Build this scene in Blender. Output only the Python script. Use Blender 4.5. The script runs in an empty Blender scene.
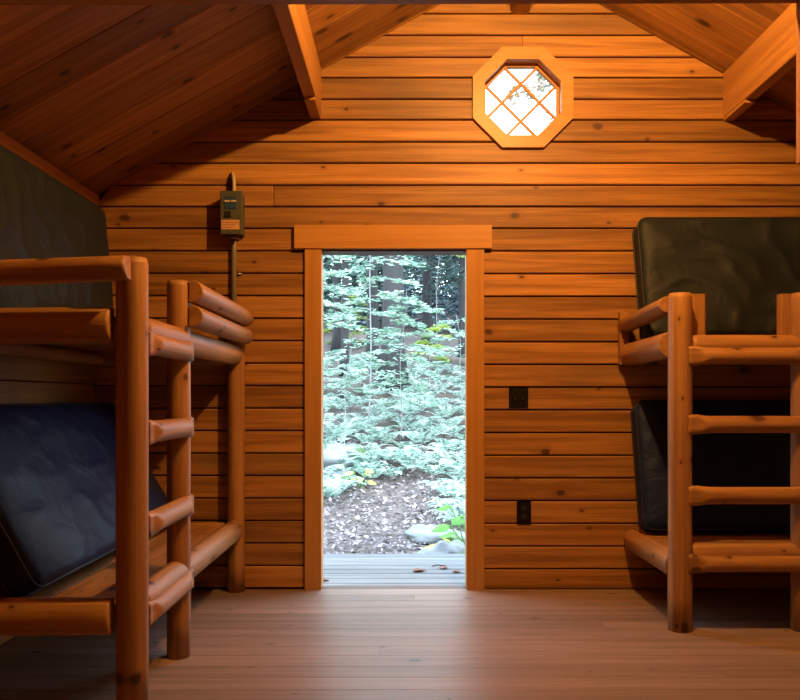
import bpy, bmesh, math, random
from mathutils import Vector, Matrix, noise, Euler

RND = random.Random(7)
scene = bpy.context.scene
COL = scene.collection
CAMZ = 1.146

# ------------------------------------------------------------------ materials
def new_mat(name):
    m = bpy.data.materials.new(name)
    m.use_nodes = True
    nt = m.node_tree
    b = nt.nodes['Principled BSDF']
    return m, nt, b

def N(nt, typ, **kw):
    n = nt.nodes.new(typ)
    for k, v in kw.items():
        setattr(n, k, v)
    return n

def math_node(nt, op, a, b=None, clamp=False):
    n = N(nt, 'ShaderNodeMath', operation=op, use_clamp=clamp)
    for i, v in enumerate((a, b)):
        if v is None:
            continue
        if isinstance(v, (int, float)):
            n.inputs[i].default_value = v
        else:
            nt.links.new(v, n.inputs[i])
    return n.outputs[0]

def mix(nt, fac, a, b, blend='MIX'):
    n = N(nt, 'ShaderNodeMix', data_type='RGBA', blend_type=blend)
    n.clamp_factor = True
    for sock, v in ((n.inputs[0], fac), (n.inputs[6], a), (n.inputs[7], b)):
        if isinstance(v, (int, float)):
            sock.default_value = v
        elif isinstance(v, tuple):
            sock.default_value = (*v, 1.0)
        else:
            nt.links.new(v, sock)
    return n.outputs[2]

def wood(name, base, dark, knot=(0.10, 0.03, 0.01), rough=0.5, knots=0.11, var=0.35, kscale=(1.5, 6.0), stain=(0.16, 0.11, 0.05), bump=0.15, spec=0.35, streak=1.0, kdens=0.3):
    """pine: the mesh carries 'grain' (along, across, depth, shifted per board) and 'rnd' (per board)"""
    m, nt, b = new_mat(name)
    L = nt.links.new
    g = N(nt, 'ShaderNodeAttribute', attribute_name='grain').outputs['Vector']
    r = N(nt, 'ShaderNodeAttribute', attribute_name='rnd').outputs['Vector']
    rs = N(nt, 'ShaderNodeSeparateXYZ'); L(r, rs.inputs[0])
    def mapped(sx, sy, sz):
        mp = N(nt, 'ShaderNodeMapping')
        mp.inputs['Scale'].default_value = (sx, sy, sz)
        L(g, mp.inputs[0])
        return mp.outputs[0]
    # broad growth rings, warped
    n1 = N(nt, 'ShaderNodeTexNoise'); n1.inputs['Scale'].default_value = 1.0
    n1.inputs['Detail'].default_value = 4; n1.inputs['Distortion'].default_value = 0.6
    L(mapped(0.9, 22, 22), n1.inputs['Vector'])
    n2 = N(nt, 'ShaderNodeTexNoise'); n2.inputs['Scale'].default_value = 1.0
    n2.inputs['Detail'].default_value = 3
    L(mapped(3.0, 130, 130), n2.inputs['Vector'])
    n3 = N(nt, 'ShaderNodeTexNoise'); n3.inputs['Scale'].default_value = 1.0
    n3.inputs['Detail'].default_value = 2
    L(mapped(0.8, 3, 3), n3.inputs['Vector'])
    f1 = N(nt, 'ShaderNodeMapRange'); f1.inputs[1].default_value = 0.40; f1.inputs[2].default_value = 0.64
    L(n1.outputs[0], f1.inputs[0])
    c = mix(nt, math_node(nt, 'MULTIPLY', f1.outputs[0], 0.75 * streak), base, dark)
    f2 = N(nt, 'ShaderNodeMapRange'); f2.inputs[1].default_value = 0.45; f2.inputs[2].default_value = 0.75
    L(n2.outputs[0], f2.inputs[0])
    c = mix(nt, math_node(nt, 'MULTIPLY', f2.outputs[0], 0.55 * streak), c, dark)
    # blotchy stain on some boards
    f3 = N(nt, 'ShaderNodeMapRange'); f3.inputs[1].default_value = 0.5; f3.inputs[2].default_value = 0.72
    L(n3.outputs[0], f3.inputs[0])
    c = mix(nt, math_node(nt, 'MULTIPLY', f3.outputs[0], math_node(nt, 'MULTIPLY', rs.outputs[1], 0.95)), c, stain)
    # per board tone
    tone = math_node(nt, 'ADD', math_node(nt, 'MULTIPLY', rs.outputs[0], var), 1.0 - var * 0.6)
    tc = N(nt, 'ShaderNodeCombineColor')
    for i in range(3):
        L(tone, tc.inputs[i])
    c = mix(nt, 1.0, c, tc.outputs[0], 'MULTIPLY')
    # knots
    v = N(nt, 'ShaderNodeTexVoronoi', voronoi_dimensions='2D'); v.inputs['Scale'].default_value = 1.0
    v.inputs['Randomness'].default_value = 1.0
    L(mapped(kscale[0], kscale[1], kscale[1]), v.inputs['Vector'])
    nd = N(nt, 'ShaderNodeTexNoise'); nd.inputs['Scale'].default_value = 40
    L(g, nd.inputs['Vector'])
    dist = math_node(nt, 'ADD', v.outputs['Distance'], math_node(nt, 'MULTIPLY', math_node(nt, 'SUBTRACT', nd.outputs[0], 0.5), 0.08))
    kc = N(nt, 'ShaderNodeSeparateXYZ'); L(v.outputs['Color'], kc.inputs[0])
    dist = math_node(nt, 'MULTIPLY', dist, math_node(nt, 'ADD', math_node(nt, 'MULTIPLY', kc.outputs[1], 1.9), 0.65))
    kf = N(nt, 'ShaderNodeMapRange'); kf.inputs[1].default_value = knots; kf.inputs[2].default_value = knots * 0.5
    kf.inputs[3].default_value = 0; kf.inputs[4].default_value = 0.85
    L(dist, kf.inputs[0])
    vs_ = N(nt, 'ShaderNodeSeparateXYZ'); L(v.outputs['Color'], vs_.inputs[0])
    sel = math_node(nt, 'GREATER_THAN', vs_.outputs[0], 1.0 - kdens)
    halo = N(nt, 'ShaderNodeMapRange'); halo.inputs[1].default_value = knots * 2.6; halo.inputs[2].default_value = knots
    halo.inputs[3].default_value = 0; halo.inputs[4].default_value = 0.4
    L(dist, halo.inputs[0])
    c = mix(nt, math_node(nt, 'MULTIPLY', halo.outputs[0], sel), c, dark)
    c = mix(nt, math_node(nt, 'MULTIPLY', kf.outputs[0], sel), c, knot)
    L(c, b.inputs['Base Color'])
    b.inputs['Roughness'].default_value = rough
    b.inputs['Specular IOR Level'].default_value = spec
    bp = N(nt, 'ShaderNodeBump'); bp.inputs['Strength'].default_value = bump; bp.inputs['Distance'].default_value = 0.004
    L(n2.outputs[0], bp.inputs['Height']); L(bp.outputs[0], b.inputs['Normal'])
    return m

def plain(name, col, rough=0.6, metal=0.0, spec=0.4, vary=0.12, scale=12.0, bump=0.0):
    m, nt, b = new_mat(name)
    tc = N(nt, 'ShaderNodeTexCoord')
    n = N(nt, 'ShaderNodeTexNoise'); n.inputs['Scale'].default_value = scale; n.inputs['Detail'].default_value = 4
    nt.links.new(tc.outputs['Object'], n.inputs['Vector'])
    c = mix(nt, n.outputs[0], tuple(x * (1 - vary) for x in col), tuple(min(1, x * (1 + vary)) for x in col))
    nt.links.new(c, b.inputs['Base Color'])
    b.inputs['Roughness'].default_value = rough
    b.inputs['Metallic'].default_value = metal
    b.inputs['Specular IOR Level'].default_value = spec
    if bump:
        bp = N(nt, 'ShaderNodeBump'); bp.inputs['Strength'].default_value = bump; bp.inputs['Distance'].default_value = 0.02
        nt.links.new(n.outputs[0], bp.inputs['Height']); nt.links.new(bp.outputs[0], b.inputs['Normal'])
    return m

def vinyl(name, col):
    m, nt, b = new_mat(name)
    L = nt.links.new
    tc = N(nt, 'ShaderNodeTexCoord')
    mp = N(nt, 'ShaderNodeMapping'); mp.inputs['Scale'].default_value = (2.6, 2.6, 3.4)
    mp.inputs['Rotation'].default_value = (0.2, 0.5, 0.3)
    L(tc.outputs['Object'], mp.inputs[0])
    n = N(nt, 'ShaderNodeTexNoise'); n.inputs['Scale'].default_value = 1.6; n.inputs['Detail'].default_value = 5
    n.inputs['Distortion'].default_value = 1.6
    L(mp.outputs[0], n.inputs['Vector'])
    n2 = N(nt, 'ShaderNodeTexNoise'); n2.inputs['Scale'].default_value = 3.0
    L(tc.outputs['Object'], n2.inputs['Vector'])
    c = mix(nt, n2.outputs[0], tuple(x * 0.8 for x in col), tuple(x * 1.2 for x in col))
    L(c, b.inputs['Base Color'])
    b.inputs['Roughness'].default_value = 0.55
    b.inputs['Specular IOR Level'].default_value = 0.2
    bp = N(nt, 'ShaderNodeBump'); bp.inputs['Strength'].default_value = 0.35; bp.inputs['Distance'].default_value = 0.03
    L(n.outputs[0], bp.inputs['Height']); L(bp.outputs[0], b.inputs['Normal'])
    return m

def leaf(name, col, col2, trans=0.35, rough=0.45):
    """leaf blades: two tones from a per leaf attribute, and light passing through"""
    m, nt, b = new_mat(name)
    L = nt.links.new
    r = N(nt, 'ShaderNodeAttribute', attribute_name='rnd').outputs['Vector']
    rs = N(nt, 'ShaderNodeSeparateXYZ'); L(r, rs.inputs[0])
    c = mix(nt, rs.outputs[0], col, col2)
    L(c, b.inputs['Base Color'])
    b.inputs['Roughness'].default_value = rough
    b.inputs['Specular IOR Level'].default_value = 0.3
    t = N(nt, 'ShaderNodeBsdfTranslucent'); L(c, t.inputs['Color'])
    mx = N(nt, 'ShaderNodeMixShader'); mx.inputs[0].default_value = trans
    L(b.outputs[0], mx.inputs[1]); L(t.outputs[0], mx.inputs[2])
    L(mx.outputs[0], nt.nodes['Material Output'].inputs['Surface'])
    return m

def ground_mat():
    m, nt, b = new_mat('forest_soil')
    L = nt.links.new
    tc = N(nt, 'ShaderNodeTexCoord')
    v = N(nt, 'ShaderNodeTexVoronoi'); v.inputs['Scale'].default_value = 16
    L(tc.outputs['Object'], v.inputs['Vector'])
    n = N(nt, 'ShaderNodeTexNoise'); n.inputs['Scale'].default_value = 1.2; n.inputs['Detail'].default_value = 5
    L(tc.outputs['Object'], n.inputs['Vector'])
    s = N(nt, 'ShaderNodeSeparateXYZ'); L(v.outputs['Color'], s.inputs[0])
    c = mix(nt, s.outputs[0], (0.03, 0.022, 0.024), (0.14, 0.105, 0.11))
    c = mix(nt, n.outputs[0], c, (0.16, 0.12, 0.10))
    L(c, b.inputs['Base Color']); b.inputs['Roughness'].default_value = 0.9
    bp = N(nt, 'ShaderNodeBump'); bp.inputs['Strength'].default_value = 0.6; bp.inputs['Distance'].default_value = 0.05
    L(v.outputs['Distance'], bp.inputs['Height']); L(bp.outputs[0], b.inputs['Normal'])
    return m

def bark(name, a, c2):
    m, nt, b = new_mat(name)
    L = nt.links.new
    tc = N(nt, 'ShaderNodeTexCoord')
    mp = N(nt, 'ShaderNodeMapping'); mp.inputs['Scale'].default_value = (14, 14, 2.2)
    L(tc.outputs['Object'], mp.inputs[0])
    n = N(nt, 'ShaderNodeTexNoise'); n.inputs['Scale'].default_value = 1; n.inputs['Detail'].default_value = 6
    L(mp.outputs[0], n.inputs['Vector'])
    L(mix(nt, n.outputs[0], a, c2), b.inputs['Base Color'])
    b.inputs['Roughness'].default_value = 0.9
    bp = N(nt, 'ShaderNodeBump'); bp.inputs['Strength'].default_value = 0.7; bp.inputs['Distance'].default_value = 0.03
    L(n.outputs[0], bp.inputs['Height']); L(bp.outputs[0], b.inputs['Normal'])
    return m

def rock_mat():
    m, nt, b = new_mat('mossy_stone')
    L = nt.links.new
    tc = N(nt, 'ShaderNodeTexCoord')
    n = N(nt, 'ShaderNodeTexNoise'); n.inputs['Scale'].default_value = 6; n.inputs['Detail'].default_value = 6
    L(tc.outputs['Object'], n.inputs['Vector'])
    n2 = N(nt, 'ShaderNodeTexNoise'); n2.inputs['Scale'].default_value = 3.2; n2.inputs['Detail'].default_value = 3
    L(tc.outputs['Object'], n2.inputs['Vector'])
    c = mix(nt, n.outputs[0], (0.11, 0.12, 0.13), (0.30, 0.31, 0.33))
    f = N(nt, 'ShaderNodeMapRange'); f.inputs[1].default_value = 0.54; f.inputs[2].default_value = 0.62
    L(n2.outputs[0], f.inputs[0])
    c = mix(nt, f.outputs[0], c, (0.09, 0.17, 0.05))
    L(c, b.inputs['Base Color']); b.inputs['Roughness'].default_value = 0.85
    bp = N(nt, 'ShaderNodeBump'); bp.inputs['Strength'].default_value = 0.6; bp.inputs['Distance'].default_value = 0.05
    L(n.outputs[0], bp.inputs['Height']); L(bp.outputs[0], b.inputs['Normal'])
    return m

def glass_mat():
    m, nt, b = new_mat('window_glass')
    L = nt.links.new
    t = N(nt, 'ShaderNodeBsdfTransparent'); t.inputs[0].default_value = (0.96, 0.98, 0.98, 1)
    g = N(nt, 'ShaderNodeBsdfGlossy'); g.inputs['Roughness'].default_value = 0.03
    fr = N(nt, 'ShaderNodeFresnel'); fr.inputs[0].default_value = 1.45
    mx = N(nt, 'ShaderNodeMixShader')
    L(fr.outputs[0], mx.inputs[0]); L(t.outputs[0], mx.inputs[1]); L(g.outputs[0], mx.inputs[2])
    L(mx.outputs[0], nt.nodes['Material Output'].inputs['Surface'])
    nt.nodes.remove(b)
    return m

M = {}
M['wall'] = wood('wall_pine', (0.43, 0.200, 0.052), (0.18, 0.070, 0.017), knot=(0.05, 0.014, 0.005), var=0.65, knots=0.10, kscale=(3.4, 5.5), kdens=0.22, rough=0.5, stain=(0.15, 0.085, 0.035))
M['gap'] = plain('dark_board_gap', (0.04, 0.014, 0.005), rough=0.9, spec=0.0)
M['ceil'] = wood('ceiling_pine', (0.43, 0.205, 0.055), (0.20, 0.078, 0.019), knot=(0.025, 0.008, 0.003), var=0.6, knots=0.17, kscale=(2.8, 5.0), kdens=0.4, rough=0.45, stain=(0.15, 0.07, 0.025))
M['beam'] = wood('beam_pine', (0.44, 0.205, 0.055), (0.30, 0.125, 0.032), knot=(0.08, 0.025, 0.01), var=0.2, knots=0.08, kscale=(3, 5), kdens=0.2, rough=0.5, stain=(0.3, 0.13, 0.035))
M['trim'] = wood('trim_pine', (0.47, 0.225, 0.058), (0.36, 0.155, 0.038), knot=(0.12, 0.035, 0.01), var=0.2, knots=0.05, kscale=(3, 5), kdens=0.2, rough=0.4, stain=(0.4, 0.18, 0.05), streak=0.7)
M['bed'] = wood('log_pine', (0.40, 0.195, 0.062), (0.22, 0.092, 0.027), knot=(0.04, 0.013, 0.006), var=0.25, knots=0.15, kscale=(4.6, 9.0), kdens=0.5, rough=0.5, stain=(0.25, 0.12, 0.045))
M['floor'] = wood('floor_pine', (0.275, 0.185, 0.145), (0.16, 0.105, 0.08), knot=(0.06, 0.03, 0.02), var=0.3, knots=0.09, kscale=(3.5, 6.0), kdens=0.25, rough=0.42, stain=(0.18, 0.13, 0.105), spec=0.5, bump=0.1)
M['deck'] = wood('weathered_board', (0.20, 0.205, 0.215), (0.095, 0.10, 0.105), knot=(0.06, 0.06, 0.055), var=0.35, knots=0.07, kscale=(3, 6), kdens=0.25, rough=0.75, stain=(0.10, 0.10, 0.10))
M['vinyl'] = vinyl('blue_vinyl', (0.0060, 0.0145, 0.060))
M['vinyl_green'] = vinyl('green_vinyl', (0.0125, 0.017, 0.020))
M['piping'] = plain('mattress_piping', (0.007, 0.010, 0.016), rough=0.55)
M['box'] = plain('box_enamel', (0.075, 0.075, 0.05), rough=0.5, spec=0.4)
M['black'] = plain('black_plastic', (0.006, 0.004, 0.003), rough=0.6, spec=0.15)
M['slot'] = plain('dark_slot', (0.008, 0.006, 0.005), rough=0.6)
M['blue'] = plain('breaker_window', (0.03, 0.06, 0.12), rough=0.3)
M['sticker'] = plain('orange_sticker', (0.60, 0.32, 0.17), rough=0.6)
M['print'] = plain('sticker_print', (0.30, 0.14, 0.07), rough=0.7)
M['metal'] = plain('conduit_metal', (0.22, 0.19, 0.13), rough=0.5, metal=0.3)
M['cable'] = plain('cable_sheath', (0.50, 0.40, 0.28), rough=0.5)
M['cable_dark'] = plain('dark_cable', (0.10, 0.05, 0.03), rough=0.6)
M['screw'] = plain('screw_steel', (0.5, 0.46, 0.4), rough=0.35, metal=0.9)
M['porcelain'] = plain('porcelain', (0.75, 0.73, 0.68), rough=0.3)
M['glass'] = glass_mat()
M['soil'] = ground_mat()
M['rock'] = rock_mat()
M['bark'] = bark('hemlock_bark', (0.015, 0.015, 0.018), (0.055, 0.05, 0.052))
M['bark_pale'] = bark('beech_bark', (0.20, 0.20, 0.21), (0.40, 0.40, 0.40))
M['log_rot'] = bark('rotting_log', (0.05, 0.045, 0.04), (0.16, 0.13, 0.11))
M['leaf_beech'] = leaf('beech_leaf', (0.12, 0.25, 0.19), (0.74, 0.88, 0.77), 0.35)
M['leaf_fern'] = leaf('fern_leaf', (0.09, 0.20, 0.155), (0.70, 0.84, 0.76), 0.3)
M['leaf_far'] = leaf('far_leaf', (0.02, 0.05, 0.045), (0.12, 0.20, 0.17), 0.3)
M['leaf_haze'] = leaf('hazy_leaf', (0.045, 0.085, 0.10), (0.22, 0.30, 0.34), 0.3)  # bluish distance haze painted into the leaf colour
M['leaf_bright'] = leaf('sunny_leaf', (0.20, 0.36, 0.08), (0.62, 0.66, 0.20), 0.5)  # sunlight painted in as a brighter yellow-green leaf colour
M['leaf_pale'] = leaf('pale_leaf', (0.24, 0.24, 0.17), (0.34, 0.28, 0.22), 0.5)
M['leaf_green'] = leaf('broad_leaf', (0.11, 0.30, 0.05), (0.22, 0.46, 0.10), 0.4)
M['leaf_yellow'] = leaf('yellow_leaf', (0.70, 0.66, 0.10), (0.80, 0.74, 0.18), 0.35)
M['litter'] = leaf('leaf_litter', (0.07, 0.052, 0.052), (0.46, 0.38, 0.41), 0.1, 0.6)
M['dry'] = leaf('dry_leaf', (0.22, 0.10, 0.07), (0.34, 0.16, 0.10), 0.15, 0.6)

# ------------------------------------------------------------------ mesh building
class MB:
    """collects shapes for ONE mesh object; every vertex carries grain coordinates, every face its board's random tone"""
    def __init__(s):
        s.v, s.f, s.g, s.r, s.mi, s.sm = [], [], [], [], [], []
    def shape(s, verts, faces, grain, rnd=None, mi=0, smooth=None):
        o = len(s.v)
        r = rnd or (RND.random(), RND.random() ** 2, RND.random())
        off = Vector((RND.uniform(0, 40), RND.uniform(0, 40), RND.uniform(0, 40)))
        s.v += [tuple(v) for v in verts]
        s.g += [tuple(Vector(g) + off) for g in grain]
        s.r += [r] * len(verts)
        for k, f in enumerate(faces):
            s.f.append(tuple(i + o for i in f))
            s.mi.append(mi)
            s.sm.append(bool(smooth[k]) if smooth else False)
    def sweep(s, A, B, up, prof, n=1, fn=None, rnd=None, mi=0, smooth=False, caps=True, bend=None):
        """profile [(a,b)] carried from A to B; a = side axis (dir x up), b = up axis; fn(t,a,b) reshapes a ring"""
        A, B = Vector(A), Vector(B)
        d = B - A; ln = d.length; d.normalize()
        up = Vector(up); side = d.cross(up).normalized(); up = side.cross(d).normalized()
        k = len(prof)
        V, G, F, S = [], [], [], []
        ts = n if isinstance(n, (list, tuple)) else [i / n for i in range(n + 1)]
        for t in ts:
            c = A + d * (ln * t)
            if bend: c = c + Vector(bend(t))
            for a, b in prof:
                if fn: a, b = fn(t, a, b)
                V.append(c + side * a + up * b); G.append((ln * t, a, b))
        for i in range(len(ts) - 1):
            for j in range(k):
                q = (j + 1) % k
                F.append((i * k + j, i * k + q, (i + 1) * k + q, (i + 1) * k + j)); S.append(smooth)
        if caps:
            F.append(tuple(reversed(range(k)))); S.append(False)
            F.append(tuple((len(ts) - 1) * k + j for j in range(k))); S.append(False)
        s.shape(V, F, G, rnd, mi, S)
        return s
    def board(s, A, B, up, w, h, c=0.004, rnd=None, mi=0):
        return s.sweep(A, B, up, rect(w, h, c), 1, rnd=rnd, mi=mi)
    def box(s, lo, hi, axis=0, c=0.0, rnd=None, mi=0):
        lo, hi = Vector(lo), Vector(hi); m = (lo + hi) / 2; d = hi - lo
        A, B = m.copy(), m.copy(); A[axis] = lo[axis]; B[axis] = hi[axis]
        if axis == 2: up, w, h = (0, 1, 0), d[0], d[1]
        elif axis == 0: up, w, h = (0, 0, 1), d[1], d[2]
        else: up, w, h = (0, 0, 1), d[0], d[2]
        return s.board(A, B, up, w, h, c, rnd, mi)
    def prism(s, poly, y0, y1, rnd=None, mi=0):
        """poly in (x,z), from depth y0 to y1"""
        k = len(poly)
        V = [(x, y0, z) for x, z in poly] + [(x, y1, z) for x, z in poly]
        G = [(x, z, y0) for x, z in poly] + [(x, z, y1) for x, z in poly]
        F = [tuple(range(k)), tuple(reversed(range(k, 2 * k)))]
        F += [((j + 1) % k, j, k + j, k + (j + 1) % k) for j in range(k)]
        s.shape(V, F, G, rnd, mi)
        return s
    def ball(s, c, r, seg=16, rings=10, mi=0, scale=(1, 1, 1), nz=0.0):
        V, F = [], []
        c = Vector(c)
        for i in range(rings + 1):
            th = math.pi * i / rings
            for j in range(seg):
                ph = 2 * math.pi * j / seg
                p = Vector((math.sin(th) * math.cos(ph), math.sin(th) * math.sin(ph), math.cos(th)))
                k = 1 + (nz * noise.noise(p * 1.7 + c) + 0.4 * nz * noise.noise(p * 4 + c) if nz else 0)
                V.append(c + Vector((p.x * scale[0], p.y * scale[1], p.z * scale[2])) * r * k)
        for i in range(rings):
            for j in range(seg):
                q = (j + 1) % seg
                F.append((i * seg + j, (i + 1) * seg + j, (i + 1) * seg + q, i * seg + q))
        s.shape(V, F, V, None, mi, [True] * len(F))
        return s
    def tube(s, pts, r, seg=8, mi=0, closed=False, taper=None, cap=True):
        pts = [Vector(p) for p in pts]; n = len(pts)
        V, F, G = [], [], []
        prev = None; ln = 0
        for i, p in enumerate(pts):
            if closed: d = (pts[(i + 1) % n] - pts[i - 1])
            else: d = pts[min(i + 1, n - 1)] - pts[max(i - 1, 0)]
            d.normalize()
            if prev is None:
                ref = Vector((0, 0, 1)) if abs(d.z) < 0.9 else Vector((1, 0, 0))
                a = d.cross(ref).normalized()
            else:
                a = (prev - d * prev.dot(d)).normalized()
            prev = a; b = d.cross(a)
            rr = taper(i / max(1, n - 1)) * r if taper else r
            if i: ln += (p - pts[i - 1]).length
            for j in range(seg):
                ph = 2 * math.pi * j / seg
                V.append(p + (a * math.cos(ph) + b * math.sin(ph)) * rr); G.append((ln, rr * math.cos(ph), rr * math.sin(ph)))
        for i in range(n if closed else n - 1):
            q = (i + 1) % n
            for j in range(seg):
                w = (j + 1) % seg
                F.append((i * seg + j, i * seg + w, q * seg + w, q * seg + j))
        S = [True] * len(F)
        if cap and not closed:
            F.append(tuple(reversed(range(seg)))); F.append(tuple((n - 1) * seg + j for j in range(seg))); S += [False, False]
        s.shape(V, F, G, None, mi, S)
        return s
    def mesh(s, name, mats):
        me = bpy.data.meshes.new(name)
        me.from_pydata(s.v, [], s.f)
        for m in (mats if isinstance(mats, (list, tuple)) else [mats]):
            me.materials.append(m)
        me.polygons.foreach_set('material_index', s.mi)
        me.polygons.foreach_set('use_smooth', s.sm)
        for nm, data in (('grain', s.g), ('rnd', s.r)):
            at = me.attributes.new(nm, 'FLOAT_VECTOR', 'POINT')
            at.data.foreach_set('vector', [c for v in data for c in v])
        me.update()
        return me
    def build(s, name, mats, parent=None):
        o = bpy.data.objects.new(name, s.mesh(name, mats))
        COL.objects.link(o)
        if parent: o.parent = parent
        return o

def rect(w, h, c=0.004):
    w, h = w / 2, h / 2
    if c <= 0: return [(-w, -h), (w, -h), (w, h), (-w, h)]
    return [(-w + c, -h), (w - c, -h), (w, -h + c), (w, h - c), (w - c, h), (-w + c, h), (-w, h - c), (-w, -h + c)]

def circ(r, n=16, ry=None):
    ry = ry or r
    return [(r * math.cos(2 * math.pi * i / n), ry * math.sin(2 * math.pi * i / n)) for i in range(n)]

def halflog(w, h, n=12, flat=0.35):
    """D section: width w (the height of the rail), depth h; flat face at b=-h*flat"""
    pr = []
    for i in range(n + 1):
        a = math.pi * i / n
        pr.append((w / 2 * math.cos(a), h * (math.sin(a) * (1 - flat * 0.0)) * 0.75))
    pr += [(-w / 2, -h * 0.25), (w / 2, -h * 0.25)]
    return pr

def tag(o, label=None, cat=None, group=None, kind=None):
    if label: o['label'] = label
    if cat: o['category'] = cat
    if group: o['group'] = group
    if kind: o['kind'] = kind
    return o

def empty(name, loc=(0, 0, 0), rz=0.0):
    o = bpy.data.objects.new(name, None)
    o.empty_display_size = 0.2
    o.location = loc; o.rotation_euler = (0, 0, rz)
    COL.objects.link(o)
    return o

# ------------------------------------------------------------------ the room shell
WY = 4.80                       # inner face of the far wall
XL, XR, XC = -1.87, 3.226, 0.678
ZA, SL = 3.774, 0.555           # ridge height of the ceiling, slope
YF = -1.60                      # inner face of the wall behind the camera
def roof_z(x): return ZA - SL * abs(x - XC)
DOOR = (-0.512, 0.366, 2.03)
OCT_C, OCT_R = (0.699, 2.943), 0.262      # hole, half width across flats
def octagon(c, r):
    t = r * math.tan(math.pi / 8)
    return [(c[0] + a, c[1] + b) for a, b in ((-t, -r), (t, -r), (r, -t), (r, t), (t, r), (-t, r), (-r, t), (-r, -t))]

# far wall: horizontal planks
mb = MB()
def px_z(py): return CAMZ + (398 - py) * 0.006
up_rows = [228.2, 206.6, 185, 163, 141.8, 119.7, 99, 77.5, 57, 35, 13.5, -8, -30, -52]
lf_rows = [228.2 + 22.5 * i for i in range(17)]
rt_rows = [228.2 + 22.72 * i for i in range(17)]
G2 = 0.0045                      # half of the gap between planks
dark_rows = {}
def oct_half(z, r):
    dz = abs(z - OCT_C[1]); t = r * math.tan(math.pi / 8)
    if dz >= r: return None
    return r if dz <= t else r - (dz - t)
def clip_x(z, side):
    return XC + side * (ZA - z) / SL
for i in range(len(up_rows) - 1):
    z0, z1 = px_z(up_rows[i]) + G2, px_z(up_rows[i + 1]) - G2
    z1 = min(z1, ZA - 0.01)
    if z1 <= z0: continue
    xl0, xl1 = max(XL, clip_x(z0, -1)), max(XL, clip_x(z1, -1))
    xr0, xr1 = min(XR, clip_x(z0, 1)), min(XR, clip_x(z1, 1))
    cz, r = OCT_C[1], OCT_R
    t = r * math.tan(math.pi / 8)
    lo, hi = max(z0, cz - r), min(z1, cz + r)
    def tone(): return (RND.uniform(0.25, 1), RND.random() ** 2 * 0.8, 0)
    if hi <= lo:
        xs = RND.uniform(-0.9, 1.9)
        a, b = tone(), tone()
        if i == 4: a = (0.7, 0.1, 0)
        if 0.1 < (xs - xl0) and i % 3 == 1:
            mb.prism([(xl0, z0), (xs - 0.001, z0), (xs - 0.001, z1), (xl1, z1)], WY, WY + 0.02, a)
            mb.prism([(xs + 0.001, z0), (xr0, z0), (xr1, z1), (xs + 0.001, z1)], WY, WY + 0.02, b)
        else:
            mb.prism([(xl0, z0), (xr0, z0), (xr1, z1), (xl1, z1)], WY, WY + 0.02, a)
        continue
    zs = sorted({lo, hi} | {z for z in (cz - t, cz + t) if lo < z < hi})
    lchain = [(OCT_C[0] - (oct_half(min(max(z, cz - r + 1e-6), cz + r - 1e-6), r)), z) for z in zs]
    rchain = [(2 * OCT_C[0] - x, z) for x, z in lchain]
    tl, tr = tone(), tone()
    if i == 4: tl, tr = (0.8, 0.0, 0), (0.05, 1.0, 0)      # the plank right of the window is stained dark
    if i == 6: tl, tr = (0.1, 1.0, 0), (0.3, 0.6, 0)
    if i == 5: tl, tr = (0.3, 0.6, 0), (0.75, 0.6, 0)
    xm = OCT_C[0]
    L_ = [(xl0, z0)] + ([(xm, z0)] if lo > z0 else []) + ([(xm, lo)] if lo > z0 else []) + lchain + ([(xm, hi), (xm, z1)] if hi < z1 else []) + [(xl1, z1)]
    R_ = [(xr0, z0), (xr1, z1)] + ([(xm, z1), (xm, hi)] if hi < z1 else []) + rchain[::-1] + ([(xm, lo), (xm, z0)] if lo > z0 else [])
    mb.prism(L_, WY, WY + 0.02, tl)
    mb.prism(R_, WY, WY + 0.02, tr)
for rows, x0, x1 in ((lf_rows, XL, DOOR[0] - 0.005), (rt_rows, DOOR[1] + 0.005, XR)):
    for i in range(len(rows) - 1):
        z1, z0 = px_z(rows[i]) - G2, px_z(rows[i + 1]) + G2
        z0 = max(z0, 0.002)
        if z1 - z0 < 0.02: continue
        mb.prism([(x0, z0), (x1, z0), (x1, z1), (x0, z1)], WY, WY + 0.02, (RND.uniform(0.25, 0.95), RND.random() ** 2 * 0.8, 0))
# strip between the door head and the first full plank
mb.prism([(DOOR[0] - 0.005, DOOR[2]), (DOOR[1] + 0.005, DOOR[2]), (DOOR[1] + 0.005, px_z(228.2) - G2), (DOOR[0] - 0.005, px_z(228.2) - G2)], WY, WY + 0.02)
# sheathing behind the planks
hz = DOOR[2]
oc = octagon(OCT_C, OCT_R)
mb.prism([(XL, -0.11), (DOOR[0], -0.11), (DOOR[0], hz), (XL, hz)], WY + 0.016, WY + 0.12, mi=1)
mb.prism([(DOOR[1], -0.11), (XR, -0.11), (XR, hz), (DOOR[1], hz)], WY + 0.016, WY + 0.12, mi=1)
xm = OCT_C[0]
leftc = [(xm, oc[0][1]), oc[0], oc[7], oc[6], oc[5], (xm, oc[5][1])]
rightc = [(xm, oc[1][1]), oc[1], oc[2], oc[3], oc[4], (xm, oc[4][1])]
mb.prism([(XL, hz), (xm, hz)] + leftc + [(xm, roof_z(xm)), (XC, ZA), (XL, roof_z(XL))], WY + 0.016, WY + 0.12, mi=1)
mb.prism([(XR, hz), (XR, roof_z(XR)), (xm, roof_z(xm))] + rightc[::-1] + [(xm, hz)], WY + 0.016, WY + 0.12, mi=1)
wb = tag(mb.build('wall_back', [M['wall'], M['gap']]), kind='structure')
bv = wb.modifiers.new('edge', 'BEVEL'); bv.width = 0.004; bv.segments = 1; bv.limit_method = 'ANGLE'

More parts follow.
